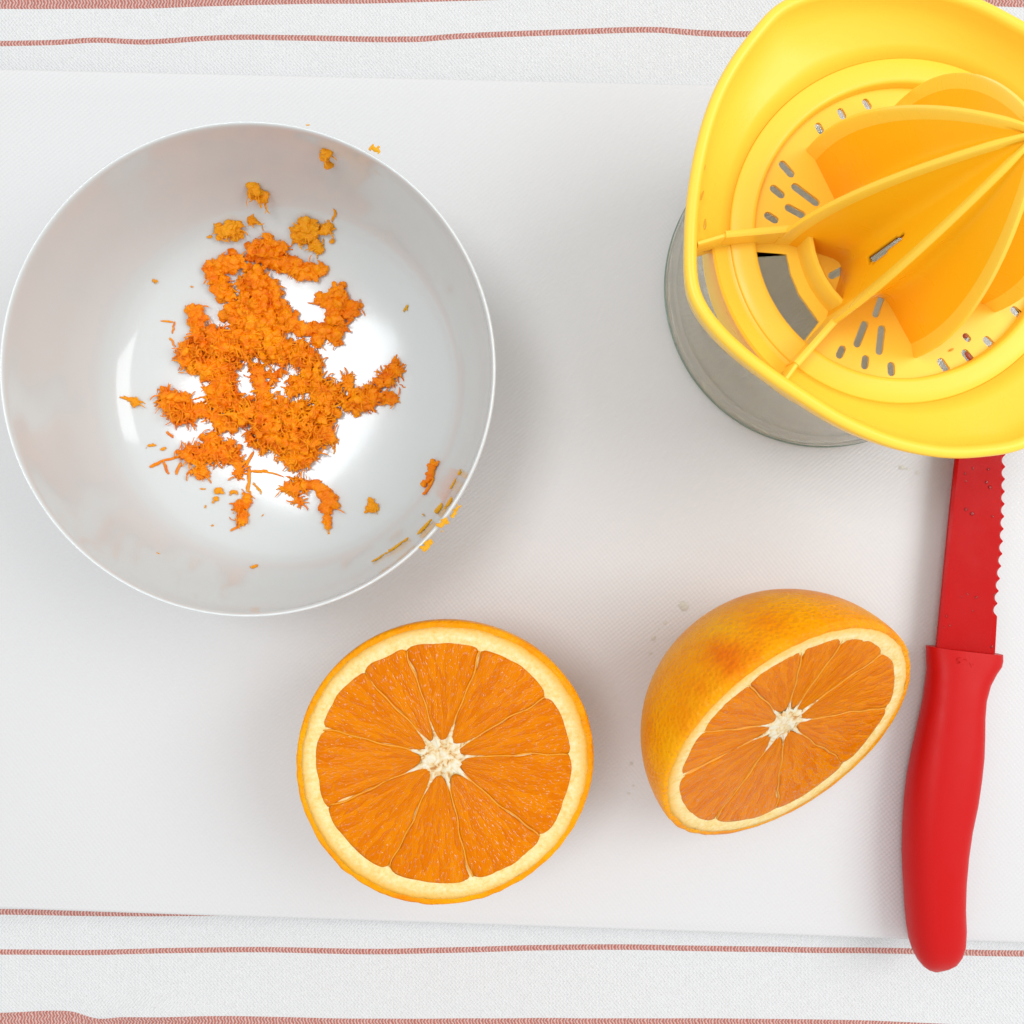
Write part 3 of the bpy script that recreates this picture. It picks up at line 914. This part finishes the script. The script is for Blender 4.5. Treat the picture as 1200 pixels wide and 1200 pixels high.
# ------------------------------------------------------------------ knife
def build_knife():
    root = empty('kitchen_knife', at(1100, 950, 0))
    tag(root, 'red serrated kitchen knife with a smooth red handle at the right board edge', 'knife')
    off = Vector(root.location) / S
    # handle, lofted from traced outline
    L = [(757, 1087), (785, 1088), (820, 1084), (862, 1075), (904, 1066), (950, 1061), (1002, 1060), (1048, 1062), (1085, 1065), (1104, 1068), (1120, 1073), (1131, 1080), (1137, 1088), (1139.5, 1095)]
    Rr = [(766, 1174.5), (772, 1174), (780, 1169), (789, 1164), (810, 1155), (838, 1152), (880, 1151), (929, 1145), (967, 1136), (1013, 1129), (1055, 1127), (1075, 1128), (1095, 1129), (1112, 1127), (1125, 1121), (1133, 1114), (1138, 1105), (1139.5, 1099)]
    h0 = 0.82
    rings = []
    ys = [757, 760, 766, 774, 785, 800, 820, 840, 862, 885, 910, 940, 970, 1000, 1030, 1060, 1085, 1104, 1116, 1126, 1133, 1137, 1139]
    for k, y in enumerate(ys):
        xl = interp(y, *zip(*L)); xr = interp(y, *zip(*Rr))
        # the front end slants: right side lower in the picture
        th = interp_s(y, [757, 790, 850, 950, 1050, 1100, 1125, 1139], [0.48, 0.55, 0.66, 0.80, 0.80, 0.74, 0.52, 0.12])
        zc = h0 - 0.10 * (1 - th / 0.8)
        rg = []
        n = 40
        for j in range(n):
            a = 2 * PI * j / n
            ca_, sa_ = math.cos(a), math.sin(a)
            ex = 0.80
            fx = math.copysign(abs(ca_) ** ex, ca_); fz = math.copysign(abs(sa_) ** ex, sa_)
            px = (xl + xr) / 2 + (xr - xl) / 2 * fx
            sl = interp(px, [1087, 1174], [0, 10]) * max(0, 1 - (y - 757) / 60)
            p = at(px, y + sl, h0)
            p.z = zc + th * fz
            rg.append(p - off)
        rings.append(rg)
    V, Fc = loft(rings, cap0=True, cap1=True)
    hd = obj('handle', V, Fc, M['handle'], root, sharp=50)
    # moulded mark near the front of the handle: faint raised strokes
    mk = Zest()
    def top(px, py):
        p = at(px, py, 1.28)
        xl = interp(py, *zip(*L)); xr = interp(py, *zip(*Rr)); f = ((px - (xl + xr) / 2) / ((xr - xl) / 2))
        th = interp_s(py - 5, [757, 790, 850], [0.48, 0.55, 0.66])
        p.z = h0 - 0.10 * (1 - th / .8) + th * (1 - abs(f) ** 2.5) ** 0.4 + 0.0
        return p - off
    mz = lambda x, y: (1080 + x * .09167, 740 + y * .09167)
    for st_ in ([(500, 335), (460, 345), (455, 370), (490, 385), (495, 400), (455, 405)], [(530, 360), (560, 355), (580, 370)], [(610, 400), (630, 455), (655, 415), (675, 465), (690, 420)], [(700, 440), (735, 430), (740, 470), (700, 470)], [(755, 430), (770, 445), (770, 480)]):
        mk.strand([top(*mz(*q)) for q in st_], 0.014)
    o = obj('moulded_mark', mk.V, mk.F, M['handle'], root)
    # blade
    zt, zb = 0.87, 0.72
    def edge_r(y):
        return interp(y, [440, 537, 600, 650, 700, 715, 768], [1182, 1178.5, 1177.5, 1175, 1170, 1168.5, 1165.5])
    def edge_l(y):
        return interp_s(y, [432, 440, 455, 480, 520, 560, 770], [1180, 1166, 1150, 1136, 1123.5, 1118, 1097])
    pts_r, pts_l = [], []
    y = 768.0
    while y > 436:
        ser = 0.0
        if y < 722:
            ph = ((722 - y) / 14.6) % 1.0
            ser = 4.6 * (1 - abs(2 * ph - 1) ** 2.2)           # scallops bite into the edge
        pts_r.append((edge_r(y) + 1.5 - ser, y, edge_r(y)))
        pts_l.append((edge_l(y), y))
        y -= 1.46
    def bl(px, py, z):
        p = at(px, py, 0.85); p.z = z; return p - off
    V, Fc = [], []
    for (lx, ly), (rx, ry, r0_) in zip(pts_l, pts_r):
        w = r0_ - lx
        # ground bevel near the spine and towards the cutting edge
        V += [bl(lx, ly, zb + .01), bl(lx, ly, zt - .035), bl(lx + min(3.0, w * .2), ly, zt), bl(r0_ - 5.5, ry, zt - .004), bl(rx, ry, 0.795), bl(r0_ - 5.5, ry, zb + .005)]
    n = 6
    for i in range(len(pts_l) - 1):
        for j in range(n):
            k = (j + 1) % n
            Fc.append((i * n + j, i * n + k, (i + 1) * n + k, (i + 1) * n + j))
    Fc.append(tuple(range(n - 1, -1, -1))); Fc.append(tuple(range((len(pts_l) - 1) * n, len(pts_l) * n)))
    obj('blade', V, [tuple(reversed(f)) for f in Fc], M['blade'], root, sharp=12)


build_knife()


def drop(px, py, r, h, label, group, m='water', name='water_drop', sq=0.45, stretch=1.0):
    p = at(px, py, h)
    rings = []
    n = 16
    for i in range(6):
        t = i / 5 * PI / 2 * .98
        rg = []
        for j in range(n):
            a = 2 * PI * j / n
            q = r * math.cos(t) * (1 + .12 * math.sin(2 * a + px) + .08 * math.sin(3 * a + py))
            rg.append((q * math.cos(a) * stretch, q * math.sin(a), r * sq * math.sin(t)))
        rings.append(rg)
    rings.insert(0, [(x, y, -0.02) for x, y, z in rings[0]])
    V, Fc = loft(rings, cap1=True)
    o = obj(name, V, Fc, M[m], sharp=80)
    o.location = p * S
    tag(o, label, 'drop', group)


for px, py, r in [(1132, 597, .04), (1139, 602, .045), (1131, 555, .028), (1158, 550, .03), (1156, 565, .035), (1160, 571, .04), (1132, 564, .022), (1163, 605, .025), (1144, 700, .03), (1134, 696, .022), (1109, 722, .03), (1113, 733, .025), (1106, 735, .02), (1165, 697, .02), (1162, 758, .03), (1140, 549, .025), (1127, 700, .02), (1140, 716, .02)]:
    drop(px, py, r * 1.3, 0.868, 'tiny clear water bead on the red knife blade', 'water beads on the knife blade', sq=0.7)
drop(801, 710, .16, 0, 'largest pale juice drop on the board above the tipped orange half', 'juice drops on the board', 'juice', 'juice_drop', .17)
for px, py, r in [(780, 730, .06), (766, 748, .08), (772, 737, .035), (762, 766, .05)]:
    drop(px, py, r, 0, 'small juice drop on the board beside the peel of the tipped orange half', 'juice drops on the board', 'juice', 'juice_drop', .13)
for px, py, r in [(1057, 548, .07), (1075, 554, .05), (1064, 550, .035)]:
    drop(px, py, r, 0, 'small smeared juice drop on the board left of the knife blade', 'juice drops on the board', 'juice', 'juice_drop', .22, 1.6)
for px, py, r in [(740, 895, .06), (737, 930, .05), (742, 921, .04)]:
    drop(px, py, r, 0, 'tiny juice speck on the board between the two orange halves', 'juice drops on the board', 'juice', 'juice_drop', .13)

# ------------------------------------------------------------------ glass jar
JX, JY = 9.70, 6.98
jar = empty('glass_jar', (JX, JY, 0))
tag(jar, 'clear greenish glass jar standing under the yellow juicer', 'jar')
prof = smooth_profile([(0.0, 0.16), (3.9, 0.16), (4.25, 0.10), (4.5, 0.0), (4.72, 0.03), (4.88, 0.16), (4.95, 0.42), (4.945, 1.2), (4.85, 3.0), (4.72, 5.0), (4.66, 5.80), (4.62, 5.85)], 4)
prof += smooth_profile([(4.46, 5.85), (4.42, 5.80), (4.49, 5.0), (4.61, 3.0), (4.70, 1.1), (4.62, 0.75), (4.40, 0.58), (3.6, 0.50), (0.0, 0.50)], 4)
V, Fc = lathe(prof, 160)
obj('body', V, Fc, M['glass'], jar, sharp=75)
for r_, z_ in ((4.957, 0.30), (4.86, 0.10)):
    V, Fc = lathe([(r_ + .022 * math.cos(2 * PI * k / 8), z_ + .03 * math.sin(2 * PI * k / 8)) for k in range(9)], 160)
    obj('base_edge', V, Fc, M['gedge'], jar)
# stippled ring under the base
st = Zest()
for i in range(150):
    a = 2 * PI * i / 150
    vs, fs = ico(); o_ = len(st.V)
    c_ = Vector((4.36 * math.cos(a), 4.36 * math.sin(a), 0.55))
    rot = Matrix.Rotation(a, 3, 'Z')
    st.V += [c_ + rot @ Vector((v.x * .075, v.y * .03, v.z * .02)) for v in vs]
    st.F += [tuple(k + o_ for k in f) for f in fs]
tag(obj('stipple_ring', st.V, st.F, M['glass'], jar), kind='stuff')

# ------------------------------------------------------------------ citrus juicer
jc = empty('citrus_juicer', (JX, JY, 5.86))
tag(jc, 'yellow plastic citrus juicer with ribbed reamer on top of the glass jar', 'juicer')
JO = Vector((JX, JY, 5.86))
RIM_H = 7.3
rim_px = [(1200, 527), (1160, 534.5), (1120, 537), (1060, 528), (1000, 506), (940, 471), (900, 444), (870, 421), (840, 393), (820, 368), (808, 345), (803.5, 320), (803, 290), (804, 255), (808, 215), (815, 175), (824, 140), (840, 98), (860, 63), (885, 30), (915, 0)]
pol = []
for p in rim_px:
    w = at(*p, RIM_H); d = (w - JO).to_2d()
    pol.append((math.degrees(math.atan2(d.y, d.x)) % 360, d.length))
w = at(1158, 0, RIM_H); d = (w - JO).to_2d(); pol.append((math.degrees(math.atan2(d.y, d.x)) % 360, d.length))
w = at(1200, 22, RIM_H); d = (w - JO).to_2d(); pol.append((math.degrees(math.atan2(d.y, d.x)) % 360, d.length))
pol += [(100, 5.78), (20, 5.45), (345, 5.8), (320, 6.0)]
pol.sort()
pol = [(a - 360, r) for a, r in pol] + pol + [(a + 360, r) for a, r in pol]
PA, PR = zip(*pol)


def rimr(deg):
    return sum(interp_s(deg % 360 + k, PA, PR) for k in (-2.5, -1.2, 0, 1.2, 2.5)) / 5


A_WALL = 184.0; B_WALL = 231.0           # bearings of the two walls that frame the pour opening
RING_O, RING_I, RING_H, FLOOR_H = 4.28, 3.66, 6.30, 6.05
n = 360
rings = [[] for _ in range(15)]
for j in range(n):
    deg = j * 360 / n
    r = rimr(deg); a = math.radians(deg); c_, s_ = math.cos(a), math.sin(a)
    spout = 1.0 if A_WALL + 1 < deg < B_WALL - 1 else 0.0
    pr = [(r - 0.30, RIM_H - 1.15), (r - 0.12, RIM_H - 0.9), (r - 0.04, RIM_H - 0.45), (r, RIM_H - 0.14), (r - 0.02, RIM_H - 0.05), (r - 0.08, RIM_H), (r - 0.19, RIM_H), (r - 0.27, RIM_H - 0.04), (r - 0.31, RIM_H - 0.13)]
    ri, zi = r - 0.31, RIM_H - 0.13
    if spout:
        low = [(ri - .01, zi - .2), (ri - .02, zi - .4), (ri - .03, zi - .6), (ri - .04, zi - .8), (ri - .05, zi - .95), (ri - 0.09, zi - 1.0)]
    else:
        low = []
        for k in range(1, 6):
            t = k / 5
            low.append((ri + (RING_O + 0.02 - ri) * (1 - (1 - t) ** 1.35 if False else t ** 1.5), zi + (RING_H - 0.02 - zi) * (t ** 0.85)))
        low.append((RING_O + 0.02, RING_H - 0.22))
    for k, (rr, z) in enumerate(pr + low):
        rings[k].append((rr * c_, rr * s_, z - JO.z))
V, Fc = loft(rings)
wallm = obj('collecting_rim', V, Fc, M['yellow'], jc)
md = wallm.modifiers.new('thickness', 'SOLIDIFY'); md.thickness = 0.0009; md.offset = -1

# underside skirt that seats on the jar
V, Fc = lathe([(4.70, 0.50), (4.76, 0.45), (4.76, -0.75), (4.70, -0.80), (4.685, -0.75), (4.685, 0.02), (4.30, 0.02), (4.30, 0.36), (4.70, 0.50)], 160)
# leave the pour sector of the skirt open to the outside
cut = []
nseg = 160
keepf = []
for f in Fc:
    mx = sum(V[i][0] for i in f) / len(f); my = sum(V[i][1] for i in f) / len(f)
    keepf.append(f)
obj('seat_collar', V, keepf, M['yellow'], jc, sharp=40)

# flat outer ring of the sieve
V, Fc = lathe([(RING_O + .03, RING_H - JO.z - .12), (RING_O, RING_H - JO.z - .02), (RING_O - .03, RING_H - JO.z), (4.0, RING_H - JO.z + .01), (RING_I + .12, RING_H - JO.z + .03), (RING_I + .04, RING_H - JO.z + .015), (RING_I, RING_H - JO.z - .03), (RING_I - .03, FLOOR_H - JO.z - .12), (RING_I + .1, FLOOR_H - JO.z - .12), (RING_O + .03, RING_H - JO.z - .12)], 160)
obj('sieve_ring', V, Fc, M['yellow'], jc, sharp=50)
# sloping gutter inside the pour opening (inner strip only, the rest is open)
V, Fc = [], []
m_ = 30
rgs = []
for r, z in ((RING_O + .02, RING_H - .02), (4.40, RING_H - .05), (4.62, RING_H - .22), (4.62, RING_H - .34), (RING_O + .02, RING_H - .2)):
    rg = []
    for k in range(m_ + 1):
        dg = A_WALL + (B_WALL - A_WALL) * k / m_
        extra = 0.0
        if r > 4.5: extra = 0.30 * ((k / m_) ** 3)
        a = math.radians(dg)
        rg.append(((r + extra) * math.cos(a), (r + extra) * math.sin(a), z - JO.z))
    rgs.append(rg)
rgs.append(rgs[0])
V, Fc = loft(rgs, closed_ring=False)
obj('gutter', V, Fc, M['yellow'], jc, sharp=40)

# sieve floor with real slots
def jl(px, py, h):
    w = at(px, py, h) - JO
    return Vector((w.x, w.y))


def slot_loop(x1, y1, x2, y2, wpx):
    a, c = jl(x1, y1, FLOOR_H), jl(x2, y2, FLOOR_H)
    w = wpx * (CAM_H - FLOOR_H) / F_PX / 2
    d = (c - a); L_ = d.length
    d = d / L_ if L_ > 1e-6 else Vector((1, 0))
    nn_ = Vector((-d.y, d.x)); a = a + d * w; c = c - d * w
    out = []
    for k in range(6):
        t = -PI / 2 + PI * k / 5
        out.append(c + d * math.cos(t) * w + nn_ * math.sin(t) * w)
    for k in range(6):
        t = PI / 2 + PI * k / 5
        out.append(a + d * math.cos(t) * w + nn_ * math.sin(t) * w)
    return out


slots = [(957, 144, 964, 157, 8), (983, 127, 990, 140, 8), (1012, 116, 1020, 128, 8), (914, 189, 930, 207, 9), (903, 218, 919, 231, 9), (896, 250, 912, 260, 9),
         (928, 216, 960, 240, 9), (920, 241, 944, 254, 9), (971, 325, 1001, 309, 8.5), (1025, 372, 1036, 341, 8), (1003, 407, 1015, 376, 9), (1030, 416, 1034, 381, 9),
         (982, 420, 989, 405, 9), (1013, 433, 1015, 416, 9), (1045, 441, 1044, 424, 9), (1100, 420, 1112, 437, 9), (1128, 410, 1141, 426, 9), (1129, 391, 1137, 400, 7.5), (1153, 395, 1167, 409, 9),
         # the mirrored groups on the far side
         (1185, 360, 1198, 372, 9), (1205, 330, 1222, 338, 9)]
hole_px = [(882, 295), (885, 314), (892, 340), (902, 363), (920, 386), (939, 405), (960, 377), (937, 345), (927, 321), (922, 298)]
outer = [Vector((3.64 * math.cos(2 * PI * k / 120), 3.64 * math.sin(2 * PI * k / 120))) for k in range(120)]
loops = [outer, [jl(*p, FLOOR_H) for p in hole_px]] + [slot_loop(*s) for s in slots] + [[Vector((1.05 * math.cos(2 * PI * k / 40), 1.05 * math.sin(2 * PI * k / 40))) for k in range(40)]]
tri = tessellate_polygon([[Vector((p.x, p.y, 0)) for p in l] for l in loops])
flat = [p for l in loops for p in l]
zt_, zb_ = FLOOR_H - JO.z, FLOOR_H - JO.z - 0.11
V = [(p.x, p.y, zt_) for p in flat] + [(p.x, p.y, zb_) for p in flat]
nf = len(flat); Fc = []
for t in tri:
    a, b_, c_ = (flat[i] for i in t)
    ccw = (b_ - a).cross(c_ - a) > 0
    t = tuple(t) if ccw else tuple(reversed(t))
    Fc.append(t); Fc.append(tuple(i + nf for i in reversed(t)))
base = 0
for l in loops:
    k_ = len(l)
    for i in range(k_):
        j = (i + 1) % k_
        Fc.append((base + i, base + j, base + j + nf, base + i + nf))
    base += k_
sv = obj('sieve_floor', V, Fc, M['yellow'], jc, smooth=False)

# reamer: eight-lobed cone, ridges as fins, panels hollow
RID = [92.5, 137.0, 184.0, 231.0, 278.0, 322.0, 6.5 + 360, 49.5 + 360]
H0, HT, R0 = FLOOR_H - 0.05, 12.45, 3.08


def ridge_r(h):
    t = min(1, max(0, (h - H0) / (HT - H0)))
    return R0 * max(0.0, 1 - t ** 2.2) ** (1 / 1.17)


def build_reamer():
    nth, nh = 40, 110
    rings = []
    for i in range(nh + 1):
        q = i / nh
        h = H0 + (HT - 0.03 - H0) * (1 - (1 - q) ** 1.25)
        rr = ridge_r(h)
        t = (h - H0) / (HT - H0)
        rg = []
        for k in range(8):
            a0 = RID[k]; a1 = RID[(k + 1) % 8]
            if a1 < a0: a1 += 360
            for s_ in range(nth):
                u_ = s_ / nth
                D = 0.46 - 0.06 * t
                wv = math.sin(PI * u_) ** 0.75
                r = rr * (1 - D * wv)
                a = math.radians(a0 + (a1 - a0) * u_)
                rg.append((r * math.cos(a), r * math.sin(a), h - JO.z))
        rings.append(rg)
    V, Fc = loft(rings)
    keep = []
    a_, c_ = Vector((1021, 303)), Vector((1058, 275))
    dd = (c_ - a_); L2 = dd.length_squared
    for f in Fc:
        cen = sum((Vector(V[i]) for i in f), Vector()) / 4 + JO
        p = Vector(proj(cen))
        ang = math.degrees(math.atan2(cen.y - JO.y, cen.x - JO.x)) % 360
        t = min(1, max(0, (p - a_).dot(dd) / L2))
        if 184 < ang < 231 and (p - (a_ + dd * t)).length < 5.2 * (1 - 0.55 * t ** 2):
            continue
        keep.append(f)
    rm = obj('reamer', V, keep, M['painted_glow'], jc, smooth=True, sharp=50)
    md = rm.modifiers.new('thickness', 'SOLIDIFY'); md.thickness = 0.0010; md.offset = -1
    for k in range(8):
        a = math.radians(RID[k]); d = Vector((math.cos(a), math.sin(a), 0)); nn_ = Vector((-d.y, d.x, 0))
        w0 = 0.075
        V = []
        m_ = 60
        for i in range(m_ + 1):
            q = i / m_
            h = H0 + (HT + 0.0 - H0) * (1 - (1 - q) ** 1.6)
            r = ridge_r(h) + 0.045
            e = 0.02
            dr = (ridge_r(h + e) - ridge_r(h - e)) / (2 * e)
            nv = Vector((d.x, d.y, -dr)).normalized()
            if i == m_: nv = Vector((0, 0, 1))
            p = d * max(r, 0.03) + Vector((0, 0, h - JO.z))
            w = w0 * min(1, 0.45 + r * 0.9)
            dep = min(0.50, 0.06 + r * 0.6)
            V += [p - nn_ * w * 1.35 - nv * dep, p - nn_ * w - nv * .02, p - nn_ * w * .55 + nv * .018, p + nn_ * w * .55 + nv * .018, p + nn_ * w - nv * .02, p + nn_ * w * 1.35 - nv * dep]
        n_ = 6; Fc = []
        for i in range(m_):
            for j in range(n_ - 1):
                Fc.append((i * n_ + j, (i + 1) * n_ + j, (i + 1) * n_ + j + 1, i * n_ + j + 1))
        Fc += [tuple(range(n_)), tuple(m_ * n_ + j for j in range(n_ - 1, -1, -1))]
        obj('ridge', V, [tuple(reversed(f)) for f in Fc], M['yellow'], rm, sharp=40)


build_reamer()


def wall_part(name, pts, th, bottom, parent=jc):
    """upright wall along pts = [(x, y, top)] (juicer-local, cm)"""
    V = []
    m_ = len(pts)
    for i, p in enumerate(pts):
        q0, q1 = pts[max(0, i - 1)], pts[min(m_ - 1, i + 1)]
        d = Vector((q1[0] - q0[0], q1[1] - q0[1])).normalized(); nn_ = Vector((-d.y, d.x))
        for sx_, dz, k in ((-1, None, 1.0), (-1, -.04, 1.0), (-.5, 0, 1.0), (.5, 0, 1.0), (1, -.04, 1.0), (1, None, 1.0)):
            z = bottom if dz is None else p[2] + dz
            V.append((p[0] + nn_.x * sx_ * th / 2, p[1] + nn_.y * sx_ * th / 2, z))
    n_ = 6; Fc = []
    for i in range(m_ - 1):
        for j in range(n_):
            k = (j + 1) % n_
            Fc.append((i * n_ + j, i * n_ + k, (i + 1) * n_ + k, (i + 1) * n_ + j))
    Fc += [tuple(range(n_ - 1, -1, -1)), tuple((m_ - 1) * n_ + j for j in range(n_))]
    return obj(name, V, Fc, M['yellow'], parent, sharp=45)


def wpts(lst):
    out = []
    for px, py, h in lst:
        p = jl(px, py, h); out.append((p.x, p.y, h - JO.z))
    return out


def dense(pts, k=6):
    out = []
    for a, b_ in zip(pts, pts[1:]):
        for i in range(k):
            out.append(tuple(a[j] + (b_[j] - a[j]) * i / k for j in range(3)))
    out.append(pts[-1]); return out


wall_part('pour_wall', wpts([(818, 285, 7.05), (852, 275, 6.95)]), 0.13, FLOOR_H - JO.z - 0.25)
wall_part('pour_wall', wpts([(851, 274, 7.02), (928, 267, 7.02)]), 0.17, FLOOR_H - JO.z - 0.25)
wall_part('pour_wall', wpts([(922, 443, 7.05), (935, 425, 6.98)]), 0.13, FLOOR_H - JO.z - 0.25)
wall_part('pour_wall', wpts([(934, 426, 7.02), (983, 371, 7.02)]), 0.17, FLOOR_H - JO.z - 0.25)
wall_part('dam', dense(wpts([(949, 268, 6.98), (951, 280, 6.98), (954, 295, 6.98), (959, 310, 6.98), (966, 325, 6.98), (976, 340, 6.98), (991, 357, 6.98)]), 3), 0.13, FLOOR_H - JO.z - 0.2)

# bits of pulp left on the juicer
def bit(px, py, h, L, W, ang, m, label):
    Z = Zest(); p = at(px, py, h); d = Vector((math.cos(math.radians(ang)), math.sin(math.radians(ang)), 0))
    k = (CAM_H - h) / F_PX
    Z.strand([p + d * (t - .5) * L * k + Vector((0, 0, rnd.uniform(0, .01))) for t in (0, .33, .66, 1)], W * k / 2)
    tag(Z.build('pulp_bit', M[m], 0.012), label, 'pulp', 'pulp bits left on the juicer')


bit(1135, 418, FLOOR_H, 13, 6, -52, 'bit', 'reddish brown pulp bit caught in a sieve slot below the reamer')
bit(1131, 394, FLOOR_H, 6, 5, -40, 'bit', 'tiny dark pulp bit at the slot beside the reamer base')
bit(1115, 410, FLOOR_H + .03, 6, 3, 30, 'amber', 'tiny amber pulp bit between the slots at the reamer base')
bit(877, 60, RIM_H - .10, 6, 3, 80, 'bit', 'tiny dark speck stuck inside the upper left rim of the juicer')
bit(825, 197, RIM_H - .16, 9, 3, 78, 'amber', 'upper of three amber smears inside the left rim of the juicer')
bit(823, 229, RIM_H - .16, 12, 3, 74, 'amber', 'middle of three amber smears inside the left rim of the juicer')
bit(826, 263, RIM_H - .16, 13, 4, 85, 'amber', 'lowest of three amber smears just above the pour wall')
